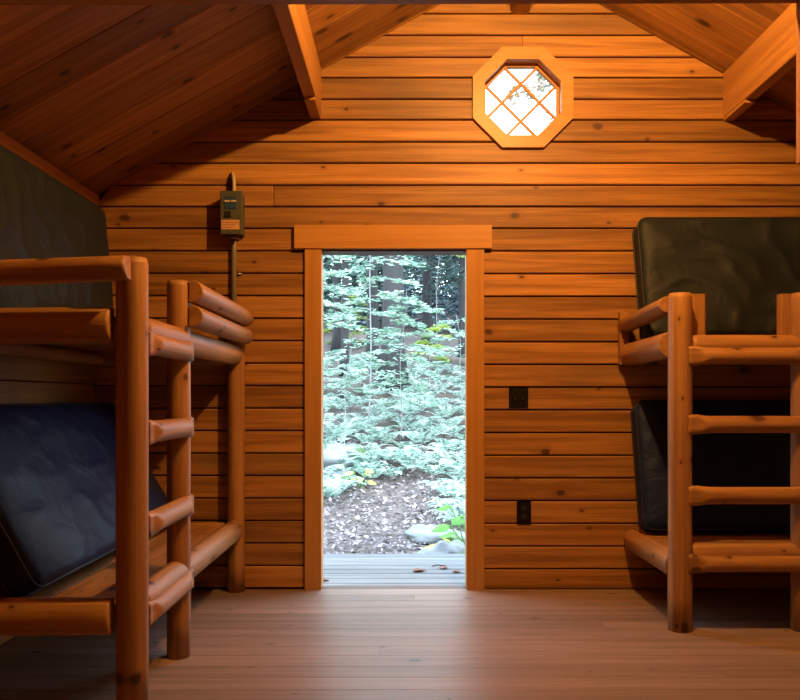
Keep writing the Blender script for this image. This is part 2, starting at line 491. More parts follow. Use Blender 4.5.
def side_wall(name, x, sgn, hole=None):
    """hole = (y0, y1, z0, z1)"""
    mb = MB()
    h = roof_z(XL); z = 0.0
    def spans(z0, z1, a, b):
        if hole and z1 > hole[2] and z0 < hole[3]:
            return ((a, hole[0]), (hole[1], b))
        return ((a, b),)
    while z < h:
        z1 = min(z + 0.1365, h)
        for a, b in spans(z, z1, YF, WY - 0.001):
            mb.box((min(x, x + sgn * 0.02), a, z + 0.003), (max(x, x + sgn * 0.02), b, z1 - 0.003), 1, 0.003)
        z = z1
    xa, xb = sorted((x + sgn * 0.016, x + sgn * 0.12))
    cuts = [-0.11, h] if not hole else [-0.11, hole[2], hole[3], h]
    for c0, c1 in zip(cuts, cuts[1:]):
        for a, b in spans(c0, c1, YF - 0.12, WY + 0.12) if not hole or c0 == hole[2] else ((YF - 0.12, WY + 0.12),):
            mb.box((xa, a, c0), (xb, b, c1), 1, 0, mi=1)
    return tag(mb.build(name, [M['wall'], M['gap']]), kind='structure')
side_wall('wall_left', XL, -1)
W2 = (2.25, 2.58, 0.9555, 1.365)  # unseen opening, added to throw blue daylight on the right bunk
side_wall('wall_right', XR, 1, W2)
w2 = tag(empty('added_window', (XR, 0, 0)), kind='structure')
for lo, hi, ax in (((-0.025, W2[0] - 0.10, W2[2] - 0.1), (-0.001, W2[0], W2[3] + 0.1), 2), ((-0.025, W2[1], W2[2] - 0.1), (-0.001, W2[1] + 0.10, W2[3] + 0.1), 2),
                   ((-0.025, W2[0], W2[2] - 0.1), (-0.001, W2[1], W2[2]), 1), ((-0.025, W2[0], W2[3]), (-0.001, W2[1], W2[3] + 0.1), 1)):
    mb = MB(); mb.box(lo, hi, ax, 0.003); mb.build('window_casing', M['trim'], w2)

mb = MB()
mb.prism([(XL, -0.11), (XR, -0.11), (XR, roof_z(XR)), (XC, ZA), (XL, roof_z(XL))], YF - 0.12, YF)
tag(mb.build('wall_front', M['wall']), kind='structure')

# floor: boards across the room
mb = MB()
y = WY + 0.0
while y > YF:
    w = 0.138
    y0 = y - w
    xs = [XL] + sorted(RND.uniform(XL + 0.6, XR - 0.6) for _ in range(1)) + [XR]
    for a, b in zip(xs, xs[1:]):
        mb.box((a + 0.0006, y0 + 0.0008, -0.025), (b - 0.0006, y - 0.0008, 0), 0, 0.0012)
    y = y0
mb.box((XL - 0.1, YF - 0.1, -0.12), (XR + 0.1, WY + 0.1, -0.023), 0, 0, mi=1)
tag(mb.build('floor', [M['floor'], M['gap']]), kind='structure')

# ceiling: boards run up the slope to the ridge
nrm = math.hypot(1, SL)
for nm, sgn, w in (('ceiling_left', -1, 0.235), ('ceiling_right', 1, 0.092)):
    mb = MB()
    xe = XC + sgn * 2.70
    up = Vector((sgn * SL, 0, 1)).normalized()
    y = WY + 0.45
    while y > YF - 0.15:
        A = Vector((xe, y - w / 2, roof_z(xe))) + up * 0.011
        B = Vector((XC, y - w / 2, ZA)) + up * 0.011
        mb.board(A, B, up, w - 0.001, 0.022, 0.0055 if sgn < 0 else 0.003)
        y -= w
    A = Vector((xe + sgn * 0.35, (WY + YF) / 2 + 0.15, roof_z(xe + sgn * 0.35))) + up * 0.07
    B = Vector((XC, (WY + YF) / 2 + 0.15, ZA)) + up * 0.07
    mb.board(A, B, up, WY - YF + 0.62, 0.10, 0, mi=1)
    tag(mb.build(nm, [M['ceil'], M['gap']]), kind='structure')

# purlins, ridge beam, wall plates, tie beam
def beam(name, x0, x1, z0, z1, y0, y1, foot=0.0, tone=(0.6, 0.1, 0)):
    mb = MB()
    mb.box((x0, y0, z0), (x1, y1, z1), 1, 0.004, tone)
    if foot:
        mb.box((x0 + 0.004, y1 - 0.30, z0 - foot), (x1 - 0.004, y1, z0 + 0.01), 1, 0.003, tone)
    return tag(mb.build(name, M['beam']), kind='structure')
beam('roof_purlin', -0.578, -0.507, 2.842, roof_z(-0.543) + 0.02, YF, WY, 0.018)
beam('roof_purlin', 1.902, 1.973, 2.826, roof_z(1.937) + 0.02, YF, WY, 0.018)
beam('ridge_beam', 0.636, 0.732, 3.447, ZA - 0.02, YF, WY, 0, (0.0, 0.9, 0))
beam('wall_plate', XL, XL + 0.030, 2.300, roof_z(XL) + 0.0, YF, WY)
beam('wall_plate', XR - 0.030, XR, 2.300, roof_z(XR), YF, WY)
mb = MB()
mb.board((XL, 2.55, 2.496), (XR, 2.55, 2.508), (0, 0, 1), 0.09, 0.16, 0.006, (0.2, 0.5, 0))
tag(mb.build('tie_beam', M['beam']), kind='structure')
mb = MB()
mb.board((1.287, 2.55, 1.90), (1.287, 2.55, 2.44), (0, 1, 0), 0.06, 0.07, 0.008, (0.2, 0.5, 0))
tag(mb.build('tie_beam_strut', M['beam']), kind='structure')

# door opening
d1 = tag(empty('door_1', (0, WY, 0)), kind='structure')
def dpart(name, lo, hi, axis, mat=None, c=0.003, tone=None):
    mb = MB(); mb.box((lo[0], lo[1] - WY, lo[2]), (hi[0], hi[1] - WY, hi[2]), axis, c, tone)
    return mb.build(name, mat or M['trim'], d1)
T = (0.7, 0.1, 0)
dpart('door_casing', (-0.606, WY - 0.024, 0), (-0.505, WY - 0.0005, 2.036), 2, tone=T)
dpart('door_casing', (0.360, WY - 0.024, 0), (0.468, WY - 0.0005, 2.036), 2, tone=T)
dpart('head_casing', (-0.666, WY - 0.034, 2.037), (0.512, WY - 0.0005, 2.178), 0, tone=(0.8, 0.1, 0))
dpart('door_jamb', (-0.530, WY - 0.002, 0), (-0.509, WY + 0.135, 2.036), 2, tone=T)
dpart('door_jamb', (0.364, WY - 0.002, 0), (0.385, WY + 0.135, 2.036), 2, tone=T)
dpart('head_jamb', (-0.512, WY - 0.002, 2.026), (0.366, WY + 0.135, 2.046), 0, mat=M['cable_dark'])
dpart('threshold', (-0.512, WY + 0.003, -0.06), (0.366, WY + 0.14, -0.012), 0, mat=M['cable_dark'], c=0.006)

# octagonal window
w1 = tag(empty('window_1', (OCT_C[0], WY, OCT_C[1])), kind='structure')
def ring(name, ro, ri, y0, y1, mat, parent):
    mb = MB()
    A, B = octagon((0, 0), ro), octagon((0, 0), ri)
    for k in range(8):
        q = (k + 1) % 8
        mb.prism([A[k], A[q], B[q], B[k]], y0, y1, (0.75, 0.05, 0))
    return mb.build(name, mat, parent)
ring('window_casing', 0.300, 0.227, -0.026, -0.0005, M['trim'], w1)
ring('window_jamb', 0.262, 0.232, -0.002, 0.125, M['trim'], w1)
ring('sash', 0.233, 0.214, 0.060, 0.095, M['trim'], w1)
rI = 0.226; tI = rI * math.tan(math.pi / 8); KM = 0.114
e0, e1 = (KM - (rI + tI)) / 2, (KM + rI + tI) / 2
for q, (a, b) in enumerate((((e0, e1), (e1, e0)), ((-e1, -e0), (-e0, -e1)), ((-e0, e1), (-e1, e0)), ((e1, -e0), (e0, -e1)))):
    dy = 0.0015 if q < 2 else -0.0015
    mb = MB(); mb.board((a[0], 0.071 + dy, a[1]), (b[0], 0.071 + dy, b[1]), (0, 1, 0), 0.017, 0.015, 0.002, (0.7, 0, 0))
    mb.build('muntin', M['trim'], w1)
mb = MB(); mb.prism(octagon((0, 0), 0.224), 0.080, 0.083); mb.build('window_glass', M['glass'], w1)

# ------------------------------------------------------------------ bunk beds
def make_bunk(width, guard_u, guard_v0, blocks, low_u, low_z):
    """local frame: u along the bed from the ladder end, v away from the aisle, z up; returns part meshes"""
    parts = []
    L, LAD = 1.80, 0.602
    def post_prof(r):
        return [(min(r * 0.93, a), max(-r * 0.88, b)) for a, b in circ(r, 24)]
    def wob(s, amp=0.004):
        return lambda t, a, b: (a * (1 + amp * 8 * noise.noise((t * 4, s, 0))), b * (1 + amp * 8 * noise.noise((t * 4, s, 5))))
    def post(u, v, z1, r, s):
        mb = MB()
        mb.sweep((u, v, 0), (u, v, z1), (0, -1, 0), post_prof(r), [0, .1, .2, .35, .5, .65, .8, .9, 0.985, 1],
                 lambda t, a, b: tuple(c * (0.9 if t == 1 else 1) for c in wob(s)(t, a, b)), smooth=True)
        parts.append(('post', mb, None))
    post(0, 0, 1.662, 0.058, 1); post(LAD, 0, 1.664, 0.052, 2); post(L, 0, 1.62, 0.052, 3)
    def rail(name, A, B, out, w, h, s=0, n=8, lab=None, tone=None):
        mb = MB()
        pr = halflog(w, h)
        ts = [0, 0.012] + [i / n for i in range(1, n)] + [0.988, 1]
        mb.sweep(A, B, out, pr, ts, lambda t, a, b: (a * (0.93 if t in (0, 1) else 1 + 0.03 * noise.noise((t * 5, s, 1))), b * (0.9 if t in (0, 1) else 1 + 0.05 * noise.noise((t * 5, s, 7)))), smooth=True, rnd=tone)
        parts.append((name, mb, lab))
    W = width
    # end rails at the ladder end
    rail('end_guard', (guard_u, guard_v0, 1.612), (guard_u, W - 0.02, 1.580), (-1, 0, 0), 0.088, 0.075, 11)
    rail('end_rail', (-0.03, 0.06, 1.412), (-0.03, W - 0.01, 1.405), (-1, 0, 0), 0.132, 0.075, 12)
    rail('end_rail', (low_u, 0.06, low_z), (low_u, W - 0.01, low_z - 0.008), (-1, 0, 0), 0.135, 0.075, 13)
    # far end rails
    rail('end_rail', (L + 0.0, 0.06, 1.40), (L + 0.0, W - 0.01, 1.40), (-1, 0, 0), 0.12, 0.06, 14)
    rail('end_rail', (L + 0.0, 0.06, 0.345), (L + 0.0, W - 0.01, 0.345), (-1, 0, 0), 0.12, 0.06, 15)
    # long rails: front between the posts, back along the wall
    rail('side_rail', (0.05, 0.0, 1.40), (L - 0.04, 0.0, 1.40), (0, -1, 0), 0.115, 0.07, 16)
    rail('side_rail', (0.05, 0.0, 0.368), (L - 0.04, 0.0, 0.368), (0, -1, 0), 0.125, 0.07, 17)
    rail('side_rail', (0.0, W - 0.045, 1.375), (L, W - 0.045, 1.375), (0, -1, 0), 0.07, 0.05, 18)
    rail('side_rail', (0.0, W - 0.045, 0.335), (L, W - 0.045, 0.335), (0, -1, 0), 0.07, 0.05, 19)
    # guard rails beyond the ladder, on the aisle face
    rail('guard_rail', (LAD - 0.025, -0.068, 1.617), (L - 0.03, -0.068, 1.617), (0, -1, 0), 0.098, 0.062, 20)
    rail('guard_rail', (LAD - 0.025, -0.068, 1.508), (L - 0.03, -0.068, 1.508), (0, -1, 0), 0.092, 0.062, 21)
    # short upright in the wall corner tying the end rails
    mb = MB(); mb.box((-0.085, W - 0.05, 1.345), (-0.03, W - 0.008, 1.655), 2, 0.004)
    parts.append(('corner_upright', mb, None))
    if blocks:
        for u0, u1 in ((0.05, 0.150), (0.515, 0.60)):
            mb = MB(); mb.box((u0, 0.045, 1.442), (u1, 0.095, 1.667), 2, 0.012)
            parts.append(('gate_block', mb, None))
    # ladder rungs: round logs with the face cut flat at both ends
    for i, z in enumerate((1.352, 1.016, 0.668, 0.336)):
        mb = MB()
        A, B = (0.022, -0.034, z), (LAD + 0.042, -0.034, z)
        e = 0.11
        ts = [0, .04, .085, .11, .14, .18, .3, .5, .7, .82, .86, .89, .915, .96, 1]
        def fn(t, a, b, i=i):
            q = min(t, 1 - t)
            k = 1 + 0.05 * noise.noise((t * 4, i, 3))
            s = min(1, max(0, (q - 0.085) / 0.075))
            mx = 0.024 * (1 - s) + 0.052 * s
            return (a * k * (1.06 - 0.14 * s), min(b * k, mx))
        mb.sweep(A, B, (0, -1, 0), circ(0.046, 18), ts, fn, smooth=True, rnd=(RND.uniform(.4, .9), 0.3, 0))
        parts.append(('rung', mb, None))
    # decks of boards running the length of the bed
    for zt in (1.442, 0.375):
        nb = 5; x0, x1 = 0.045, W - 0.012
        bw = (x1 - x0) / nb
        for k in range(nb):
            mb = MB(); mb.box((-0.004, x0 + k * bw + 0.003, zt - 0.022), (L + 0.02, x0 + (k + 1) * bw - 0.003, zt), 0, 0.002)
            parts.append(('deck_board', mb, None))
    return parts

def place_bunk(label, loc, rz, *args):
    r = tag(empty('bunk_bed', loc, rz), label, 'bunk bed', None)
    for nm, mb, lab in make_bunk(*args):
        o = mb.build(nm, M['bed'], r)
        if lab: o['label'] = lab
    return r
bl = place_bunk('rustic log bunk bed against the left wall, with its ladder nearest the viewer', (-1.01, 2.95, 0), math.pi / 2, 0.855, -0.088, -0.02, False, -0.03, 0.350)
br = place_bunk('rustic log bunk bed along the back wall right of the door, ladder facing the room', (1.354, 3.952, 0), 0.0, 0.843, -0.04, 0.035, True, 0.0, 0.308)

# ------------------------------------------------------------------ mattresses
def make_mattress(L, H, T, seed, mt='vinyl', amp=0.006, wr=True):
    nx, ny, nz = 96, 14, 44
    rc, re = 0.055, 0.035
    bm = bmesh.new()
    bmesh.ops.create_cube(bm, size=1)
    me = bpy.data.meshes.new('mattress_body')
    bm.free()
    V, F = [], []; idx = {}
    def vid(p):
        k = tuple(round(c, 5) for c in p)
        if k not in idx:
            idx[k] = len(V); V.append(Vector(p))
        return idx[k]
    def grid(o, a, b, na, nb):
        for i in range(na):
            for j in range(nb):
                q = [o + a * (x / na) + b * (y / nb) for x, y in ((i, j), (i + 1, j), (i + 1, j + 1), (i, j + 1))]
                F.append(tuple(vid(p) for p in q))
    X, Y, Z = Vector((1, 0, 0)), Vector((0, 1, 0)), Vector((0, 0, 1))
    grid(Vector((0, 0, 0)), X, Z, nx, nz); grid(Vector((0, 1, 0)), Z, X, nz, nx)
    grid(Vector((0, 0, 0)), Z, Y, nz, ny); grid(Vector((1, 0, 0)), Y, Z, ny, nz)
    grid(Vector((0, 0, 0)), Y, X, ny, nx); grid(Vector((0, 0, 1)), X, Y, nx, ny)
    out = []
    for v in V:
        p = Vector(((v.x - .5) * L, (v.y - .5) * T, (v.z - .5) * H))
        # rounded corners of the outline
        ix, iz = L / 2 - rc, H / 2 - rc
        cx, cz = max(-ix, min(ix, p.x)), max(-iz, min(iz, p.z))
        dx, dz = p.x - cx, p.z - cz
        m = max(abs(dx), abs(dz)); h = math.hypot(dx, dz)
        if h > 1e-9 and abs(dx) > 0 and abs(dz) > 0:
            dx, dz = dx * m / h, dz * m / h
        p.x, p.z = cx + dx, cz + dz
        # rounded long edges: pull in near the faces
        ey = abs(p.y) - (T / 2 - re)
        if ey > 0:
            edge = min(L / 2 - abs(p.x), H / 2 - abs(p.z))
            q = ey / re
            pull = re * (1 - math.sqrt(max(0, 1 - q * q))) * 0.75
            w_ = max(0, 1 - max(0, edge) / 0.16)
            p.x *= 1 - pull * w_ / (L / 2) * max(0, 1 - (L / 2 - abs(p.x)) / 0.16)
            p.z *= 1 - pull * w_ / (H / 2) * max(0, 1 - (H / 2 - abs(p.z)) / 0.16)
            p.y *= 1 - 0.10 * w_ ** 3 * q
        fx, fz = 1 - (2 * p.x / L) ** 6, 1 - (2 * p.z / H) ** 6
        puff = 0.010 * max(0, fx) * max(0, fz)
        if abs(v.y - .5) > 0.49:
            s = 1 if v.y > .5 else -1
            n1 = noise.noise((p.x * 2.6 + seed, p.z * 3.2, seed))
            rid = 1 - abs(noise.noise((p.x * 4 + p.z * 3 + seed, p.z * 5 - p.x * 2, seed * 2)))
            dec = min(1, (H / 2 - abs(p.z)) / 0.25)
            w = (n1 * 0.012 + (rid ** 4) * 0.011) * max(0, min(1, fx)) * max(0, min(1, fz * 3))
            p.y += s * (puff + w * (1.8 if mt == 'vinyl_green' else 1.0))
        out.append(tuple(p))
    me.from_pydata(out, [], F)
    me.materials.append(M[mt])
    me.polygons.foreach_set('use_smooth', [True] * len(F))
    me.update()
    return me

def mattress(label, L, H, T, mat, seed, mt='vinyl'):
    r = tag(empty('mattress'), label, 'mattress', None)
    b = bpy.data.objects.new('mattress_cover', make_mattress(L, H, T, seed, mt)); COL.objects.link(b); b.parent = r
    cover = b
    rc = 0.055
    pts = []
    for cx, cz, a0 in ((1, 1, 0), (-1, 1, 90), (-1, -1, 180), (1, -1, 270)):
        for k in range(7):
            a = math.radians(a0 + 15 * k)
            pts.append((cx * (L / 2 - rc) + (rc + 0.001) * math.cos(a), cz * (H / 2 - rc) + (rc + 0.001) * math.sin(a)))
    for s in (-1, 1):
        mb = MB(); mb.tube([(x, s * (T / 2 - 0.026), z) for x, z in pts], 0.0055, 6, closed=True)
        mb.build('piping', M['piping'], cover)
    r.matrix_world = mat
    return r

def lean(bottom, top, along, T, L, H):
    """stand a mattress on its long side: bottom/top = points of its back face at mid length; along = unit length direction"""
    z = (Vector(top) - Vector(bottom)).normalized()
    x = Vector(along).normalized()
    y = z.cross(x).normalized(); x = y.cross(z).normalized()
    return x, y, z

def stand(label, mid, along, offs_bottom, offs_top, wall_dir, deck_z, L, H, T, seed, mt='vinyl'):
    """offs = distances of the back face from the wall line (mid is a point of the wall line at mid length, wall_dir points INTO the room)"""
    wd = Vector(wall_dir)
    dh = offs_bottom - offs_top
    up = math.sqrt(H * H - dh * dh)
    z = Vector((0, 0, up)) - wd * dh
    z.normalize(); x = Vector(along).normalized()
    y = z.cross(x).normalized()
    if y.dot(wd) > 0: x = -x; y = -y          # local +y towards the wall
    # lowest point of the body is its front or back bottom edge
    tilt = math.asin(dh / H)
    base = Vector(mid) + wd * offs_bottom; base.z = deck_z
    c = base + z * (H / 2) - y * (T / 2)
    low = c - z * (H / 2)
    c.z += 0.004 + max(0, (low - y * T / 2).z * -1 + deck_z, (low + y * T / 2).z * -1 + deck_z)
    m = Matrix((x, y, z)).transposed().to_4x4(); m.translation = c
    return mattress(label, L, H, T, m, seed, mt)

ML, MH, MT = 1.83, 0.775, 0.15
UZ, LZ = 1.442, 0.375
stand('dark green vinyl mattress standing on the upper bunk against the left wall', (XL, 3.75, 0), (0, 1, 0), 0.115, 0.045, (1, 0, 0), UZ, 1.60, 0.765, 0.125, 3.1, 'vinyl_green')
stand('dark blue vinyl mattress leaning on the lower bunk against the left wall', (XL, 3.84, 0), (0, 1, 0), 0.40, 0.02, (1, 0, 0), LZ, 1.78, MH, MT, 8.7)
stand('creased dark vinyl mattress standing on the upper bunk against the back wall', (1.346 + ML / 2, WY, 0), (1, 0, 0), 0.20, 0.02, (0, -1, 0), UZ, ML, 0.735, MT + 0.01, 5.4, 'vinyl_green')
stand('dark blue vinyl mattress standing on the lower bunk right of the door', (1.335 + ML / 2, WY, 0), (1, 0, 0), 0.22, 0.02, (0, -1, 0), LZ, ML, 0.745, MT, 1.9)

# ------------------------------------------------------------------ fixtures on the far wall
fb = tag(empty('fuse_box', (-1.026, WY, 2.234)), 'small dark metal fuse box on the plank wall left of the door', 'fuse box')
mb = MB(); mb.box((-0.060, -0.100, -0.120), (0.060, -0.001, 0.122), 2, 0.006); mb.build('box_body', M['box'], fb)
mb = MB(); mb.box((-0.064, -0.112, -0.126), (0.064, -0.098, 0.126), 2, 0.004); cv = mb.build('cover', M['box'], fb)
mb = MB(); mb.box((-0.038, -0.116, 0.020), (0.034, -0.110, 0.092), 2, 0.002); bk = mb.build('breaker_panel', M['blue'], fb)
for x0 in (-0.036, 0.002):
    mb = MB(); mb.box((x0, -0.122, 0.058), (x0 + 0.030, -0.114, 0.070), 0, 0.002); mb.build('breaker_switch', M['cable'], bk)
mb = MB(); mb.box((-0.038, -0.117, -0.030), (0.000, -0.111, 0.006), 2, 0.002); mb.build('latch', M['slot'], cv)
mb = MB(); mb.box((-0.056, -0.114, -0.100), (0.050, -0.1115, -0.044), 0, 0.0)
for k in range(3):
    mb.box((-0.050, -0.1148, -0.062 - k * 0.014), (0.044 - 0.02 * k, -0.1138, -0.058 - k * 0.014), 0, 0, mi=1)
mb.build('sticker', [M['sticker'], M['print']], cv)
mb = MB(); mb.tube([(0.0, -0.114, -0.112), (0.0, -0.118, -0.112)], 0.006, 8); mb.build('cover_screw', M['screw'], cv)
mb = MB(); mb.tube([(0.004, -0.03, -0.118), (0.004, -0.03, -0.142)], 0.030, 14); mb.tube([(0.0, -0.024, -0.14), (-0.002, -0.02, -0.20), (-0.002, -0.02, -1.0)], 0.0165, 12); mb.build('conduit', M['metal'], fb)
mb = MB(); mb.tube([(0.018, -0.024, -0.345), (0.036, -0.008, -0.345), (0.042, -0.003, -0.345)], 0.006, 8); mb.build('conduit_clip', M['screw'], fb)
mb = MB(); mb.tube([(0.004, -0.055, 0.118), (0.006, -0.052, 0.165), (0.003, -0.045, 0.21), (-0.006, -0.03, 0.245), (-0.013, -0.004, 0.258)], 0.011, 8)
mb.build('cable', M['cable'], fb)
mb = MB(); mb.tube([(-0.013, -0.02, 0.115), (-0.014, -0.02, 0.19), (-0.015, -0.003, 0.258)], 0.014, 8); mb.build('cable', M['cable_dark'], fb)

sw = tag(empty('light_switch', (0.675, WY, 1.146)), 'square dark switch plate right of the door, the upper of two', 'switch')
mb = MB(); mb.box((-0.058, -0.008, -0.060), (0.058, -0.0005, 0.060), 2, 0.004); mb.build('cover_plate', M['black'], sw)
for x in (-0.024, 0.024):
    mb = MB(); mb.box((x - 0.006, -0.020, -0.012), (x + 0.006, -0.007, 0.012), 2, 0.002); mb.build('toggle', M['slot'], sw)
ou = tag(empty('wall_outlet', (0.707, WY, 0.460)), 'upright dark outlet plate right of the door, near the floor', 'outlet')
mb = MB(); mb.box((-0.043, -0.008, -0.068), (0.043, -0.0005, 0.068), 2, 0.004); mb.build('cover_plate', M['black'], ou)
for z in (-0.026, 0.026):
    mb = MB(); mb.sweep((0, -0.006, z), (0, -0.0105, z), (0, 0, 1), circ(0.018, 16), 1); mb.build('socket', M['slot'], ou)

# lamp on the ridge beam (above the frame): the bulb is the light of the room
BULB = (XC, 2.90, 3.345)
lp = tag(empty('ceiling_lamp', (BULB[0], BULB[1], 3.447)), 'bare bulb lampholder under the ridge beam', 'lamp')
mb = MB(); mb.tube([(0, 0, -0.001), (0, 0, -0.03)], 0.055, 20); mb.tube([(0, 0, -0.03), (0, 0, -0.065)], 0.024, 16); mb.build('lampholder', M['porcelain'], lp)
pl = bpy.data.lights.new('bulb_light', 'POINT'); pl.energy = 280; pl.color = (1.0, 0.52, 0.14); pl.shadow_soft_size = 0.035
po = bpy.data.objects.new('bulb_light', pl); po.location = BULB; COL.objects.link(po)

# ------------------------------------------------------------------ outside
PROF = [(4.0, -0.50), (6.5, -0.47), (7.9, -0.40), (11, -0.10), (14, 0.50), (18, 1.4), (25, 2.9), (40, 6.0), (70, 10)]
def gz(x, y):
    for (a, za), (b, zb) in zip(PROF, PROF[1:]):
        if y <= b or b == 70:
            t = max(0, (y - a) / (b - a)); z = za + (zb - za) * t; break
    f = min(1, max(0, (y - 6.5) / 4))
    return z + f * (0.16 * noise.noise((x * 0.5, y * 0.5, 2)) + 0.05 * noise.noise((x * 1.7, y * 1.7, 5)))

mb = MB()
xs = [-16 + 32 * i / 80 for i in range(81)]; ys = [-30, -12, -4] + [4.95 + (55 - 4.95) * (i / 107) ** 1.6 for i in range(108)]
V = [(x, y, gz(x, y)) for y in ys for x in xs]
F = [(j * 81 + i, j * 81 + i + 1, (j + 1) * 81 + i + 1, (j + 1) * 81 + i) for j in range(110) for i in range(80)]
mb.shape(V, F, V, (0.5, 0, 0), 0, [True] * len(F))
tag(mb.build('forest_ground', M['soil']), kind='structure')

# porch deck
mb = MB()
y = WY + 0.145
k = 0
while y < 5.94:
    mb.box((-2.4, y, -0.065), (2.6, y + 0.132, -0.03), 0, 0.004)
    y += 0.139; k += 1
PY = y
for x in (-2.2, -1.0, 0.2, 1.4, 2.4):
    mb.box((x, WY + 0.13, -0.22), (x + 0.05, PY - 0.02, -0.065), 1, 0, mi=0)
mb.box((-2.4, PY - 0.045, -0.24), (2.6, PY - 0.008, -0.066), 0, 0.003)
tag(mb.build('porch_deck', M['deck']), kind='structure')
for x in (-2.1, 0.25, 2.35):
    pass

def leaf_quad(mb_lists, c, d, n, l, w, r):
    """one leaf: a folded diamond at c pointing along d with normal n"""
    V, F, R = mb_lists
    s = d.cross(n).normalized() * (w / 2)
    o = len(V)
    V += [c, c + d * (l * .45) + s - n * (0.06 * l), c + d * l, c + d * (l * .45) - s - n * (0.06 * l)]
    F.append((o, o + 1, o + 2, o + 3)); R += [r] * 4

def leaves_mesh(name, lists, mat):
    V, F, R = lists
    me = bpy.data.meshes.new(name); me.from_pydata([tuple(v) for v in V], [], F)
    at = me.attributes.new('rnd', 'FLOAT_VECTOR', 'POINT'); at.data.foreach_set('vector', [c for r in R for c in r])
    me.materials.append(mat); me.update()
    return me

def rdir(up=0.0, spread=1.0):
    v = Vector((RND.gauss(0, 1), RND.gauss(0, 1), RND.gauss(0, spread))); v.z += up
    return v.normalized()

def obj_of(name, me, parent=None, loc=None):
    o = bpy.data.objects.new(name, me); COL.objects.link(o)
    if parent: o.parent = parent
    if loc: o.location = loc
    return o

# leaf litter
ls = ([], [], [])
for k in range(26000):
    y = 6.0 + RND.random() ** 1.25 * 8.5; x = RND.uniform(-0.62 * y * 0.55 - 1, 0.62 * y * 0.5 + 1)
    n = (Vector((0, -0.25, 1)) + 0.55 * rdir()).normalized(); d = n.cross(rdir()).normalized()
    s = RND.uniform(0.035, 0.085)
    leaf_quad(ls, Vector((x, y, gz(x, y) + RND.uniform(0.005, 0.03))), d, n, s, s * 0.62, (RND.random() ** 2.2, 0, 0))
tag(obj_of('leaf_litter', leaves_mesh('leaf_litter', ls, M['litter'])), 'brown and mauve fallen leaves covering the forest floor beyond the porch', 'leaves', kind='stuff')

# ferns
def fern_mesh(seed, nf, R):
    ls = ([], [], [])
    rg = random.Random(seed)
    for k in range(nf):
        a = 2 * math.pi * (k + rg.uniform(-.3, .3)) / nf
        out = Vector((math.cos(a), math.sin(a), 0)); side = Vector((-out.y, out.x, 0))
        rr = R * rg.uniform(0.75, 1.1); hh = R * rg.uniform(0.55, 0.85); tone = rg.random()
        pts = []
        for i in range(13):
            t = i / 12
            pts.append(out * (rr * t) + Vector((0, 0, hh * (1.9 * t - 1.35 * t * t))))
        for i in range(2, 13):
            t = i / 12
            w = R * 0.30 * (1 - t) ** 0.7 * min(1, t * 4) + 0.012
            d = (pts[i] - pts[i - 1]).normalized()
            n = side.cross(d).normalized()
            if n.z < 0: n = -n
            for sg in (-1, 1):
                ld = (side * sg + d * 0.45 - Vector((0, 0, 0.12))).normalized()
                nn = (n + 0.2 * Vector((rg.uniform(-1, 1), rg.uniform(-1, 1), 0))).normalized()
                leaf_quad(ls, pts[i], ld, nn, w, R * 0.075, (min(1, max(0, tone * 0.6 + rg.uniform(0, .5))), 0, 0))
    return leaves_mesh('fern', ls, M['leaf_fern'])
fm = [fern_mesh(s, n, r) for s, n, r in ((1, 8, 0.50), (2, 9, 0.42), (3, 7, 0.55), (4, 10, 0.36))]
spots = []
tries = 0
while len(spots) < 250 and tries < 9000:
    tries += 1
    y = 8.9 + RND.random() ** 1.0 * 11.5
    x = RND.uniform(-0.17 * y - 0.5, 0.13 * y + 0.6)
    xr = x / y
    if y < 11.4 and xr > -0.075 and xr < 0.045: continue        # the open patch of leaf litter
    if y < 10.0 and xr < 0.05: continue
    md = 0.30 if y < 14 else 0.42
    if any((x - a) ** 2 + (y - b) ** 2 < md * md for a, b in spots): continue
    spots.append((x, y))
for k, (x, y) in enumerate(spots):
    o = obj_of('fern', fm[k % 4], None, (x, y, gz(x, y) - 0.02))
    s = RND.uniform(0.75, 1.25); o.scale = (s, s, s * RND.uniform(.85, 1.15)); o.rotation_euler = (RND.uniform(-.1, .1), RND.uniform(-.1, .1), RND.uniform(0, 6.28))
    tag(o, 'pale green fern among the many ferns on the slope beyond the doorway', 'fern', 'ferns on the forest slope')

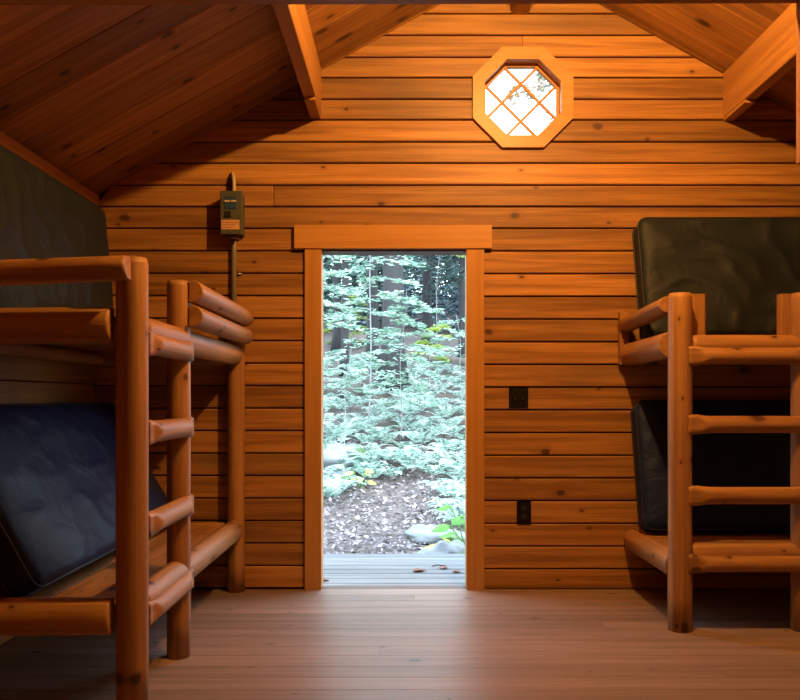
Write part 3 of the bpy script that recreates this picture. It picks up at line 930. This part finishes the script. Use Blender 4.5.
# saplings with flat layered sprays of leaves
def sapling(label, x, y, h, r, layers, reach, z0=0.4, lean_=(0, 0), leafs=40, mat='leaf_beech', ls_=0.085, cat='sapling', group=None, name='beech_sapling', droop=0.12, facing=None):
    root = tag(empty(name, (x, y, gz(x, y) - 0.03)), label, cat, group)
    top = Vector((lean_[0], lean_[1], h))
    def axis(t): return Vector((top.x * t * t + 0.025 * math.sin(t * 9 + x), top.y * t * t, h * t))
    mb = MB(); mb.tube([axis(i / 14) for i in range(15)], r, 8, taper=lambda t: 1 - 0.75 * t); mb.build('stem', M['bark_pale'], root)
    mb = MB(); lv = ([], [], [])
    for k in range(layers):
        t = z0 / h + (1 - z0 / h) * (k + RND.uniform(-.2, .2)) / layers
        t = min(0.99, max(0.05, t))
        p = axis(t); a = k * 2.4 + RND.uniform(-.5, .5) if facing is None else RND.choice(facing) + RND.uniform(-.5, .5)
        R = reach * (1 - 0.45 * t) * RND.uniform(0.7, 1.15)
        out = Vector((math.cos(a), math.sin(a), 0)); side = Vector((-out.y, out.x, 0))
        rise = RND.uniform(0.0, 0.25)
        def bp(q): return p + out * (R * q) + Vector((0, 0, R * (rise * q - droop * q * q * 2)))
        mb.tube([bp(q / 5) for q in range(6)], r * 0.28, 5, taper=lambda q: 1 - .7 * q)
        for i in range(leafs):
            q = RND.uniform(0.12, 1.0) ** 0.8
            wdt = R * 0.42 * (1 - (q * 0.9) ** 2) + 0.02
            c = bp(q) + side * RND.uniform(-wdt, wdt) + Vector((0, 0, RND.uniform(-.035, .03)))
            d = (out * 0.8 + side * RND.uniform(-1, 1) + Vector((0, 0, RND.uniform(-.3, .1)))).normalized()
            n = (Vector((0, 0, 1)) + 0.45 * rdir()).normalized()
            n = (n - d * n.dot(d)).normalized()
            s = ls_ * RND.uniform(.7, 1.25)
            leaf_quad(lv, c, d, n, s, s * 0.6, (RND.random(), 0, 0))
    mb.build('branches', M['bark_pale'], root)
    obj_of('foliage', leaves_mesh('foliage', lv, M[mat]), root)
    return root
sapling('slender pale-stemmed beech sapling in the middle of the doorway view', -0.66, 14.4, 5.0, 0.017, 30, 1.25, 1.5, (0.1, 0), 60, ls_=0.14)
sapling('leafy beech sapling at the left edge of the doorway view', -1.42, 10.9, 4.4, 0.012, 30, 1.0, 2.3, (0.3, 0.1), 70, ls_=0.11)
sapling('low beech sapling spreading its leaves left of the pale stem', -0.98, 12.6, 1.75, 0.009, 10, 0.75, 1.1, (0.1, 0), 60, ls_=0.10)
sapling('bushy young beech right of the pale stem', -0.10, 13.4, 2.6, 0.008, 26, 0.85, 0.7, (0.1, 0), 70, ls_=0.11)
sapling('yellow-green lit sapling in front of the fallen log', 0.48, 16.6, 1.75, 0.01, 9, 0.62, 1.0, (0.1, 0), 60, mat='leaf_bright', ls_=0.12)
sapling('thin sapling with a few sunlit leaves at upper right of the doorway view', 0.75, 20.0, 4.6, 0.010, 7, 0.9, 3.0, (0.2, 0), 34, mat='leaf_bright', ls_=0.13)
sapling('sunlit yellow-green bush far behind, left of the thick trunk', -1.72, 24.0, 1.6, 0.012, 16, 0.9, 0.2, (0.0, 0), 80, mat='leaf_bright', ls_=0.16)
sapling('low pale beech in the right half of the doorway view', 1.05, 15.0, 2.0, 0.010, 14, 0.9, 0.7, (-0.1, 0), 55, ls_=0.11)
sapling('young beech left of the doorway view, behind the leafy sapling', -2.9, 13.0, 4.6, 0.018, 30, 1.1, 1.0, (0.1, 0), 50)
sapling('young beech far right outside the doorway view', 2.6, 12.0, 4.2, 0.018, 28, 1.1, 1.0, (0.1, 0), 50)

# broad leaved plant by the right jamb
def broad_plant(label, x, y, h, n, size, mat, name='broad_leaved_plant'):
    root = tag(empty(name, (x, y, gz(x, y) - 0.02)), label, 'plant')
    mb = MB(); lv = ([], [], [])
    for k in range(n):
        a = k * 2.4; t = (k + 1) / n
        top = Vector((math.cos(a) * h * 0.3, math.sin(a) * h * 0.3, h * (0.35 + 0.65 * t)))
        mb.tube([(0, 0, 0), top * 0.5 + Vector((0, 0, h * 0.1)), top], 0.006, 5)
        d = (Vector((math.cos(a), math.sin(a), -0.15))).normalized(); nn = Vector((-0.0, -0.55, 1)).normalized(); nn = (nn - d * nn.dot(d)).normalized()
        sd = d.cross(nn)
        V, F, R = lv
        o = len(V); L_ = size * RND.uniform(.8, 1.2); rr = (RND.random(), 0, 0)
        pr = [(0, 0), (.2, .26), (.45, .34), (.75, .2), (1, 0)]
        for q, w in pr:
            for sg in ((-1, 0, 1)):
                V.append(top + d * (L_ * q) + sd * (L_ * w * sg) - nn * (abs(sg) * L_ * 0.05 + L_ * 0.12 * q * q)); R.append(rr)
        for i in range(4):
            for j in range(2):
                b = o + i * 3 + j
                F.append((b, b + 1, b + 4, b + 3))
    mb.build('stems', M['leaf_green'], root)
    obj_of('leaves', leaves_mesh('leaves', lv, M[mat]), root)
broad_plant('bright green broad-leaved plant beside the right door jamb', 0.60, 7.55, 0.62, 12, 0.19, 'leaf_green')
broad_plant('small yellow-leaved seedling between ferns and leaf litter', -0.62, 10.9, 0.30, 6, 0.14, 'leaf_yellow')
broad_plant('yellowing seedling in front of the mossy rock', 0.33, 7.75, 0.20, 4, 0.15, 'leaf_yellow')

def rock(label, c, r, scale, nz=0.35, flat=False):
    mb = MB(); mb.ball((0, 0, 0), r, 28, 16, 0, scale, nz)
    o = mb.build('rock', M['rock']); o.location = c; o.rotation_euler = (0, 0, RND.uniform(0, 3))
    tag(o, label, 'rock')
rock('rounded mossy rock just past the porch edge on the right', (0.33, 6.95, -0.31), 0.27, (1, 0.8, 0.75))
rock('flat grey stone in the leaf litter behind the mossy rock', (0.30, 8.5, -0.33), 0.32, (1.2, 0.6, 0.35))
rock('pale rock among the leaves at the left porch edge', (-0.62, 7.2, -0.40), 0.16, (1.1, 0.9, 0.7))
rock('large pale boulder beneath the ferns at left', (-1.02, 12.2, 0.18), 0.42, (1.4, 0.9, 0.6))
rock('grey boulder beside the pale boulder at left', (-1.05, 11.3, -0.08), 0.30, (1.3, 0.8, 0.7))

# trunks and trees
def trunk_tree(label, x, y, r, h, crown_z, crown_r, nleaf, mat='leaf_far', name='tree', ls_=0.16, bk='bark', lean_=0.0, flat=0.55, cat='tree', seed=0):
    z = gz(x, y) - 0.1
    root = tag(empty(name, (x, y, z)), label, cat)
    mb = MB()
    mb.tube([(lean_ * (i / 10) ** 1.3 + 0.05 * r * math.sin(i + x), 0, h * i / 10) for i in range(11)], r, 14, taper=lambda t: (1 - 0.55 * t) * (1 + 0.5 * max(0, 0.06 - t) / 0.06))
    mb.build('trunk', M[bk], root)
    if nleaf:
        mb = MB(); lv = ([], [], [])
        nb = max(10, int(nleaf / 110))
        for k in range(nb):
            zz = crown_z + (h - crown_z) * (k + .5) / nb
            a = k * 2.4; f = (zz - crown_z) / (h - crown_z + 1e-6)
            R = crown_r * (1 - 0.75 * f) * RND.uniform(.7, 1.1)
            out = Vector((math.cos(a), math.sin(a), 0)); side = Vector((-out.y, out.x, 0))
            p = Vector((lean_ * (zz / h) ** 1.3, 0, zz))
            mb.tube([p + out * (R * q / 4) + Vector((0, 0, -0.25 * R * (q / 4) ** 2)) for q in range(5)], 0.03, 5, taper=lambda q: 1 - .7 * q)
            for i in range(110):
                q = RND.uniform(.1, 1.05)
                c = p + out * (R * q) + side * RND.uniform(-.4, .4) * R * (1.1 - q) + Vector((0, 0, -0.25 * R * q * q + RND.uniform(-.18, .12)))
                d = (out + side * RND.uniform(-1, 1) + Vector((0, 0, RND.uniform(-.5, .1)))).normalized()
                n = (Vector((0, 0, 1)) + 0.8 * rdir()); n = (n - d * n.dot(d)).normalized()
                s = ls_ * RND.uniform(.6, 1.3)
                leaf_quad(lv, c, d, n, s, s * flat, (RND.random(), 0, 0))
        mb.build('branches', M[bk], root)
        obj_of('foliage', leaves_mesh('foliage', lv, M[mat]), root)
    return root
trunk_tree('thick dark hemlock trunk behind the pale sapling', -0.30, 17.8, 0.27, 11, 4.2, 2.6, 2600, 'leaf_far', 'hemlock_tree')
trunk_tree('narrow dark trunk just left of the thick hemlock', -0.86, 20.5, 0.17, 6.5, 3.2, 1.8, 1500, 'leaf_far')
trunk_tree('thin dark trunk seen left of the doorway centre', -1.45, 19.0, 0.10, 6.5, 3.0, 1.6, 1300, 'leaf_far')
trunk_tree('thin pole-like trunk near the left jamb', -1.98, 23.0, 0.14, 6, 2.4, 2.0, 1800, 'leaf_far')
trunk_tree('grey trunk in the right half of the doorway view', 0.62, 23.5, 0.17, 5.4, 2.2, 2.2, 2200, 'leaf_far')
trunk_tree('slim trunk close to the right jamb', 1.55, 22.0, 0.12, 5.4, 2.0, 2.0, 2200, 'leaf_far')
FAR = [(-5.5, 26), (-3.2, 27.5), (-1.2, 29), (0.9, 28), (2.9, 27), (5.2, 26), (-4.4, 33), (-2.2, 34), (0.0, 34.5), (2.0, 33.5), (4.2, 34), (-7.5, 30), (7.4, 31), (-6.0, 20), (5.5, 20), (-4.0, 17), (4.0, 17.5)]
base = None
for k, (x, y) in enumerate(FAR):
    z = gz(x, y) - 0.1
    if k % 3 == 0 or base is None:
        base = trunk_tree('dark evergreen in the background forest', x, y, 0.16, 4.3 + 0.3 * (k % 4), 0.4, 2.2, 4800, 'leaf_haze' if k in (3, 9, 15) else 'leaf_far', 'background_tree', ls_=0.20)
        r = base
    else:
        r = base.copy(); COL.objects.link(r); r.location = (x, y, z); r.rotation_euler = (0, 0, k * 1.3)
        s = RND.uniform(.85, 1.15); r.scale = (s, s, s)
        for ch in base.children:
            c = ch.copy(); COL.objects.link(c); c.parent = r
    r['group'] = 'evergreens of the background forest'
# tall light crown whose leaves show in the octagonal window
trunk_tree('tall pale-leaved tree whose crown shows through the octagonal window', 2.9, 15.0, 0.12, 8.6, 4.6, 1.7, 600, 'leaf_pale', 'birch_tree', 0.15, 'bark_pale')

mb = MB()
mb.tube([(i / 10 * 1.9, 0.15 * math.sin(i * .7), 0.03 * math.sin(i * 1.9) - i * 0.012) for i in range(11)], 0.11, 12, taper=lambda t: 1 - 0.35 * t)
o = mb.build('fallen_log', M['log_rot']); o.location = (0.22, 18.6, gz(0.9, 18.6) + 0.62); o.rotation_euler = (0, 0.04, 0.1)
tag(o, 'dark fallen log lying across the slope at right', 'log')
mb = MB()
mb.tube([(-i / 10 * 2.6, 0.1 * math.sin(i), 0.04 * math.sin(i * 1.3)) for i in range(11)], 0.20, 12, taper=lambda t: 1 - 0.2 * t)
o = mb.build('fallen_log', M['log_rot']); o.location = (-0.95, 17.0, gz(-1.6, 17.0) + 0.12)
tag(o, 'thick fallen log at the left edge of the doorway view', 'log')

# dead leaves lying on the porch boards
def dry_leaf(label, x, y, s, rz):
    lv = ([], [], [])
    V, F, R = lv
    pr = [(0, .02), (.2, .26), (.45, .36), (.7, .24), (1, .01)]
    for q, w in pr:
        for sg in (-1, 0, 1):
            V.append(Vector((s * (q - .5), s * w * sg, s * (0.22 * abs(sg) * w * 2 + 0.25 * (q - .5) ** 2) + 0.002))); R.append((0.4, 0, 0))
    for i in range(4):
        for j in range(2):
            b = i * 3 + j; F.append((b, b + 3, b + 4, b + 1))
    o = obj_of('dead_leaf', leaves_mesh('dead_leaf', lv, M['dry']), None, (x, y, -0.03)); o.rotation_euler = (0, 0, rz)
    md = o.modifiers.new('blade', 'SOLIDIFY'); md.thickness = 0.0015
    tag(o, label, 'leaf')
dry_leaf('curled brown leaf near the middle of the porch boards', 0.09, 5.42, 0.10, 0.4)
dry_leaf('curled brown leaf beside a twig on the porch boards', 0.26, 5.52, 0.09, 1.2)
dry_leaf('brown leaf on the porch boards nearest the right jamb', 0.34, 5.40, 0.075, 2.2)
dry_leaf('small dark leaf on the porch near the left jamb', -0.52, 5.14, 0.06, 0.1)
mb = MB(); mb.tube([(0, 0, 0.006), (0.04, 0.02, 0.012), (0.10, 0.0, 0.006)], 0.004, 5)
o = mb.build('twig', M['log_rot']); o.location = (0.18, 5.56, -0.029); tag(o, 'short dark twig lying between the porch leaves', 'twig')

# ------------------------------------------------------------------ light, sky, camera
w = bpy.data.worlds.new('sky'); scene.world = w; w.use_nodes = True
nt = w.node_tree; bg = nt.nodes['Background']
tc = N(nt, 'ShaderNodeTexCoord'); sp = N(nt, 'ShaderNodeSeparateXYZ'); nt.links.new(tc.outputs['Generated'], sp.inputs[0])
mr = N(nt, 'ShaderNodeMapRange'); mr.inputs[1].default_value = -0.05; mr.inputs[2].default_value = 0.7; nt.links.new(sp.outputs[2], mr.inputs[0])
nt.links.new(mix(nt, mr.outputs[0], (0.80, 0.95, 1.0), (0.62, 0.82, 1.0)), bg.inputs['Color'])
bg.inputs['Strength'].default_value = 7.5
sn = bpy.data.lights.new('sun', 'SUN'); sn.energy = 3.5; sn.angle = 0.2; sn.color = (0.95, 1.0, 0.95)
so = bpy.data.objects.new('sun', sn); so.rotation_euler = (math.radians(40), math.radians(14), 0); COL.objects.link(so)

cd = bpy.data.cameras.new('camera'); cd.sensor_width = 36; cd.sensor_fit = 'HORIZONTAL'; cd.lens = 36.0
cd.shift_x = -6 / 800; cd.shift_y = 48 / 800; cd.clip_start = 0.02; cd.clip_end = 300
co = bpy.data.objects.new('camera', cd); co.location = (0, 0, CAMZ); co.rotation_euler = (math.pi / 2, 0, 0); COL.objects.link(co)
scene.camera = co
vs = scene.view_settings
vs.view_transform = 'Standard'; vs.look = 'None'; vs.gamma = 1.0; vs.exposure = 0.0; vs.use_curve_mapping = False
scene.cycles.use_denoising = True
scene.cycles.max_bounces = 8
scene.cycles.diffuse_bounces = 5
